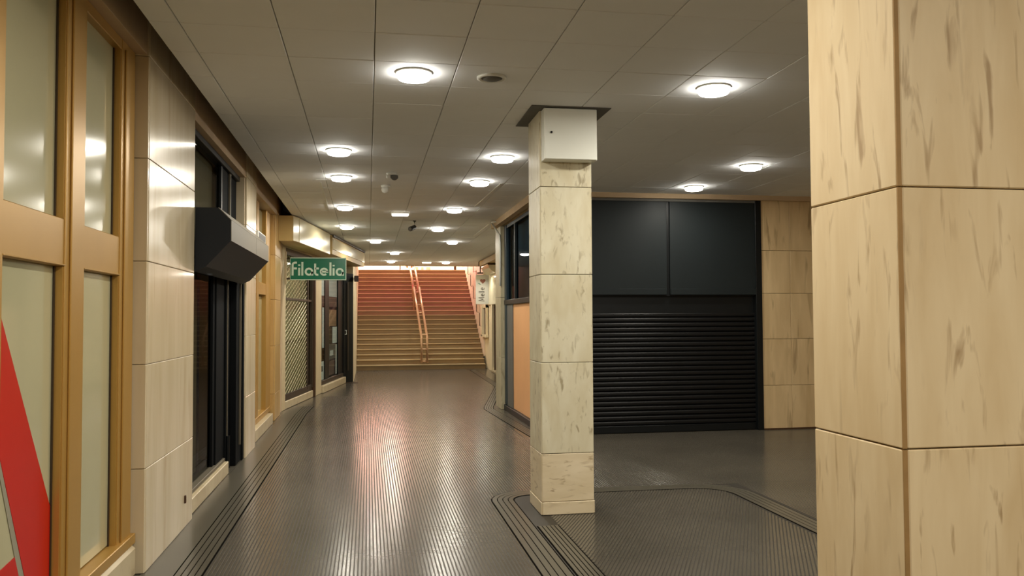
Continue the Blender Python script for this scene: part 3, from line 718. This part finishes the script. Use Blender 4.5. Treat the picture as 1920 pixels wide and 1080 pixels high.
# right side of the stairs: pale cladding stones stepping with the flight
wr = MB().box(3.70, 4.1, 14.95, 34.5, 0, 3.62); wr.box(3.70, 4.1, 27.2, 34.5, 3.62, 6.5)
wall_stair_right = struct(wr.build('wall_stair_right', M_PLASTER))
for k in range(8):
    ya = 26.45+k*.80; zz = RI*((ya-Y0)/TR+1)-.12
    for j in range(4):
        z0 = zz+j*.95
        if j == 3 and k < 2: continue
        BX(3.640, 3.70, ya+.006+(.2*(j % 2)), ya+.795+(.2*(j % 2)), z0+.005, z0+.945, bev=.012).build('cladding_stone', M_STONE, wall_stair_right)
# street beyond
wall_back = struct(BX(-8, 12, 40, 40.4, ZT-.2, 9).build('wall_street', M_STREET))
for (x, wd) in ((2.15, .22), (2.5, .12), (2.75, .2)): BX(x, x+wd, 39.95, 40, ZT+.12, ZT+.62).build('painted_panel', M_BRICKR, wall_back)
t = thing('lit_shop_window', 'brightly lit shop window across the street, left above the top step', 'shop window', (-.6, 39.8, ZT))
BX(-3.2, 1.72, 39.82, 39.88, ZT+.06, ZT+2.6).build('lit_pane', M_LIT, t)
for x in (-3.3, 1.72): BX(x, x+.08, 39.78, 39.9, ZT, ZT+2.7, bev=.005).build('frame', M_CREAM, t)
BX(-3.3, 1.8, 39.78, 39.9, ZT+2.6, ZT+2.7, bev=.005).build('frame', M_CREAM, t); BX(-3.22, 1.72, 39.78, 39.9, ZT, ZT+.06, bev=.005).build('frame', M_CREAM, t)
BX(3.05, 3.45, 39.9, 40, ZT, 7).build('pilaster', M_CREAM, wall_back)
area('street_wall_light', (2, 36.5, 7.0), (2, 40, 3.6), 5, 900, (1, .92, .8), 'RECTANGLE', 1)
tag(MB().tube([(1.28, 34.0, ZT), (1.28, 34.0, 6.5)], .03).build('street_post', M_BROWN), 'thin dark post at the top of the stairs left of the handrail', 'post')
tag(MB().tube([(3.30, 31.9, ZT), (3.30, 31.9, 6.5)], .05).build('street_post', M_BROWN), 'brown post at the top right of the stairs by the cladding', 'post')

# right side shops before the stairs
t = thing('storefront', 'cream shop front with a dark doorway and low window right of the stairs', 'shop window', (3.66, 24.5, 0))
def rb_(nmn, *a, mat=M_PLASTER, bev=.004): return BX(*a, bev=bev).build(nmn, mat, t)
rb_('wall_panel', 3.645, 3.70, 24.36, 25.2, 0, 3.3); rb_('doorway', 3.68, 3.71, 23.42, 24.34, .06, 1.93, mat=M_BROWN, bev=0)
rb_('door_frame', 3.60, 3.67, 24.32, 24.5, .05, 2.0); rb_('door_frame', 3.64, 3.67, 23.35, 23.43, .05, 2.0); rb_('threshold', 3.58, 3.68, 23.4, 24.5, 0, .05, mat=M_SILL)
rb_('sign_panel', 3.60, 3.66, 23.3, 25.25, 1.98, 2.85, mat=M_CREAM)
rb_('window_frame', 3.60, 3.68, 25.58, 25.66, 1.0, 2.0); rb_('window_frame', 3.58, 3.68, 26.32, 26.62, 1.0, 2.0); rb_('window_sill', 3.58, 3.68, 25.55, 26.6, .98, 1.06); rb_('dark_opening', 3.66, 3.705, 25.66, 26.32, 1.06, 1.90, mat=M_BROWN, bev=0)
rb_('window_frame', 3.60, 3.68, 25.58, 26.62, 1.9, 2.0)
t = thing('shop_awning', 'cream rounded awning under a beige soffit right of the stairs', 'awning', (3.5, 24.2, 3.0))
pf = [(3.66, 2.86)]+[(3.66-.30*math.cos(math.radians(a)), 3.1-.24*math.sin(math.radians(a))) for a in (80, 60, 40, 20, 0)]+[(3.36, 3.13), (3.66, 3.13)]
MB().prism(pf, 23.3, 24.8, 'y').build('canopy', M_CREAM, t); BX(3.30, 3.66, 21.0, 24.8, 3.14, 3.285).build('soffit', M_BEIGE, t)
MB().tube([(3.33, 23.25, 3.11), (3.64, 23.25, 3.11)], .025).build('end_rod', M_BROWN, t)
l = area('shop_front_fill', (3.32, 24.3, 2.82), (3.2, 24.0, 0), .3, 9, (1, .93, .8))  # added fill light below the awning, brightens the cream shop front
t = thing('banner_sign', 'narrow white hanging sign with a heart and upright lettering right of the stairs', 'sign', (3.42, 25.0, 2.45))
bp_ = BX(3.214, 3.62, 24.98, 25.02, 2.0, 2.90, bev=.005).build('panel', M_WHITEP, t)
BX(3.26, 3.44, 24.94, 25.06, 2.93, 2.965, bev=.005).build('top_bar', M_BROWN, t); MB().tube([(3.35, 25, 2.96), (3.35, 25, 3.28)], .016).build('hanger_rod', M_BROWN, t)
BX(3.30, 3.40, 24.95, 25.05, 3.15, 3.285, bev=.005).build('hanger_plate', M_BROWN, t); BX(3.44, 3.54, 24.975, 25.025, 2.9, 2.93).build('clip', M_CREAM, t)
hp = []
for i in range(28):
    a = 2*PI*i/28; hp.append((3.425+.0052*16*math.sin(a)**3, 2.70+.0052*(13*math.cos(a)-5*math.cos(2*a)-2*math.cos(3*a)-math.cos(4*a))))
MB().prism(hp, 24.975, 24.98, 'y').build('heart', M_PINKHEART, bp_)
MB().prism([(3.27, 2.64), (3.30, 2.645), (3.37, 2.595), (3.34, 2.595)], 24.976, 24.98, 'y').build('leaf', M_GREEN, bp_)
def vtext(strokes):
    m = MB()
    for pts in strokes:
        L_, R_ = offset(pts, .009), offset(pts, -.009); n = len(pts); vs = []; fs = []
        for i in range(n):
            for (q, y) in ((L_[i], 24.979), (L_[i], 24.975), (R_[i], 24.975), (R_[i], 24.979)): vs.append((q[0], y, q[1]))
        for i in range(n-1):
            for k in range(4): fs.append((4*i+k, 4*i+4+k, 4*i+4+(k+1) % 4, 4*i+(k+1) % 4))
        m.add(vs, fs)
    m.build('letter', M_INK, bp_)
# the word runs upwards: u along +z (reading), v across toward -x (up of letters)
def uv(u, v): return (3.47-v*.17, 2.10+u)
vtext([[uv(0, 0), uv(.01, 1), uv(.055, .2), uv(.10, 1), uv(.115, 0)]])
vtext([[uv(.15, .3), uv(.215, .34), uv(.205, .52), uv(.17, .55), uv(.15, .3), uv(.165, .05), uv(.215, .06)]])
vtext([[uv(.25, 1), uv(.245, .05), uv(.26, 0)]]); vtext([[uv(.29, 1), uv(.285, .05), uv(.30, 0)]])
vtext([[uv(.335, .3), uv(.40, .34), uv(.39, .52), uv(.355, .55), uv(.335, .3), uv(.35, .05), uv(.40, .06)]])

# right shop beside the corridor
XR = 2.36
t = thing('storefront', 'shop window with blue glass above a peach board, behind the square column', 'shop window', (XR, 12.9, 0))
def rs(nmn, *a, mat=M_BRONZE, bev=.004): return BX(*a, bev=bev).build(nmn, mat, t)
rs('frame', XR-.01, XR+.07, 14.15, 14.35, .1, 3.2, mat=M_NAVY); rs('sill', XR-.03, XR+.1, 11.22, 14.35, 0, .09, mat=M_BLACKM)
rs('transom', XR-.02, XR+.07, 11.22, 14.35, 1.82, 1.90, mat=M_BLACKM); rs('frame', XR, XR+.07, 11.22, 14.35, 3.14, 3.2, mat=M_BLACKM)
rs('frame', XR, XR+.06, 13.35, 13.42, 1.9, 3.14, mat=M_FASCIA); 
for a, b in ((11.22, 13.35), (13.42, 14.15)): rs('glass_pane', XR+.03, XR+.036, a, b, 1.9, 3.14, mat=M_BGLASS, bev=0)
rs('interior_backdrop', XR+.12, XR+.15, 11.22, 14.35, 1.85, 3.2, mat=M_NAVY, bev=0); rs('interior_curtain', XR+.08, XR+.10, 11.22, 12.75, 2.2, 3.14, mat=M_FASCIA, bev=0)
rs('frame', XR, XR+.06, 13.95, 14.15, .09, 1.82, mat=M_GREYP); rs('board', XR+.02, XR+.045, 11.22, 13.93, .09, 1.82, mat=M_PEACH)
rs('board_trim', XR, XR+.05, 13.62, 13.95, .09, 1.82, mat=M_GREYP)
t = thing('marble_post', 'grey veined marble post at the corner of the blue glass shop', 'post', (2.33, 14.6, 0))
for a, b in ((0, .9), (.9, 1.95), (1.95, 3.3)): BX(2.285, 2.46, 14.36, 14.95, a+.002, b-.002, bev=.003).build('marble_slab', M_POST, t)
struct(BX(2.46, 3.70, 14.85, 14.95, 0, 3.62).build('wall_return', M_DARKWALL))
t = thing('conduit', 'thin white conduit bent from the ceiling down the marble post', 'pipe', (2.29, 14.4, 3.1))
MB().tube([(2.20, 14.30, 3.27), (2.145, 14.42, 3.27), (2.16, 14.5, 3.26), (2.27, 14.335, 3.03), (2.272, 14.335, 2.9), (2.272, 14.335, 2.15)], .015, 8).build('pipe', M_WHITE, t, True)
for z in (2.3, 2.75): BX(2.262, 2.292, 14.33, 14.362, z, z+.015).build('pipe_clip', M_WHITEP, t)
struct(BX(2.36, 2.46, 11.02, 14.36, 3.2, 3.62).build('wall_shop_right', M_DARKWALL))

# back wall of the side hall with the black shutter
YB = 11.0
t = thing('roller_shutter', 'wide black roller shutter with ribbed slats under a charcoal fascia', 'shutter', (4.0, YB, 0))
def sh(nmn, *a, mat=M_SHUT, bev=.004): return BX(*a, bev=bev).build(nmn, mat, t)
x0, x1 = 2.44, 5.47
sh('fascia_panel', x0, 4.09, YB, YB+.05, 1.90, 3.235, mat=M_FASCIA); sh('fascia_panel', 4.135, x1, YB, YB+.05, 1.90, 3.235, mat=M_FASCIA)
sh('fascia_backing', x0, x1, YB+.03, YB+.08, 1.88, 3.235, mat=M_BLACKM)
sh('cover_strip', x0, 4.08, YB-.012, YB, 1.90, 1.985, mat=M_FASCIA); sh('cover_strip', 4.145, x1, YB-.012, YB, 1.90, 1.985, mat=M_FASCIA); sh('top_strip', x0, x1, YB-.015, YB, 3.2, 3.235, mat=M_GREYP)
sh('guide', 5.40, 5.49, YB-.02, YB+.12, 0, 3.235, mat=M_BLACKM); sh('guide', 2.40, 2.46, YB-.02, YB+.12, 0, 3.235, mat=M_BLACKM); sh('shutter_roll', 2.46, 5.4, YB+.06, YB+.14, 1.64, 1.9, mat=M_BLACKM)
n = 23; zz = .10; ph = (1.655-.10)/n
prof = [(YB+.075, 0), (YB+.062, .006), (YB+.052, .020), (YB+.052, .046), (YB+.060, .060), (YB+.075, ph-.001), (YB+.085, ph-.001), (YB+.085, 0)]
first = None
for i in range(n):
    if first is None:
        m = MB().prism([(q[0], q[1]+zz) for q in prof], 2.46, 5.40, 'x'); first = m.build('slat', M_SHUT, t)
    else: share(first, 'slat', (0, 0, ph*i))
sh('bottom_bar', 2.46, 5.40, YB+.04, YB+.09, .005, .10, mat=M_BLACKM)
bw = MB().box(5.49, 8.2, YB+.024, YB+.3, 0, 3.62); 
struct(BX(2.46, 5.485, YB+.2, YB+.3, 0, 3.62).build('wall_behind_shutter', M_CORE))
wall_right = struct(bw.build('wall_right', M_CORE))
zs = [0, .62, 1.275, 1.92, 2.53, 3.25]
for (xa, xb) in ((5.49, 5.93), (5.93, 6.62), (6.62, 7.4), (7.4, 8.1)):
    for a, b in zip(zs[:-1], zs[1:]): BX(xa+.0015, xb-.0015, YB, YB+.022, a+.002, b-.002, bev=.003).build('marble_slab', M_BACKW, wall_right)
struct(BX(5.49, 8.1, YB-.02, YB, 0, .02).build('baseboard_right', M_BROWN))
# enclosure out of sight
struct(BX(8.1, 8.3, -4.2, 11.3, 0, 3.9).build('wall_side_hall', M_BACKW))
struct(BX(-3.2, 8.3, -4.4, -4.2, 0, 3.9).build('wall_rear', M_BACKW))
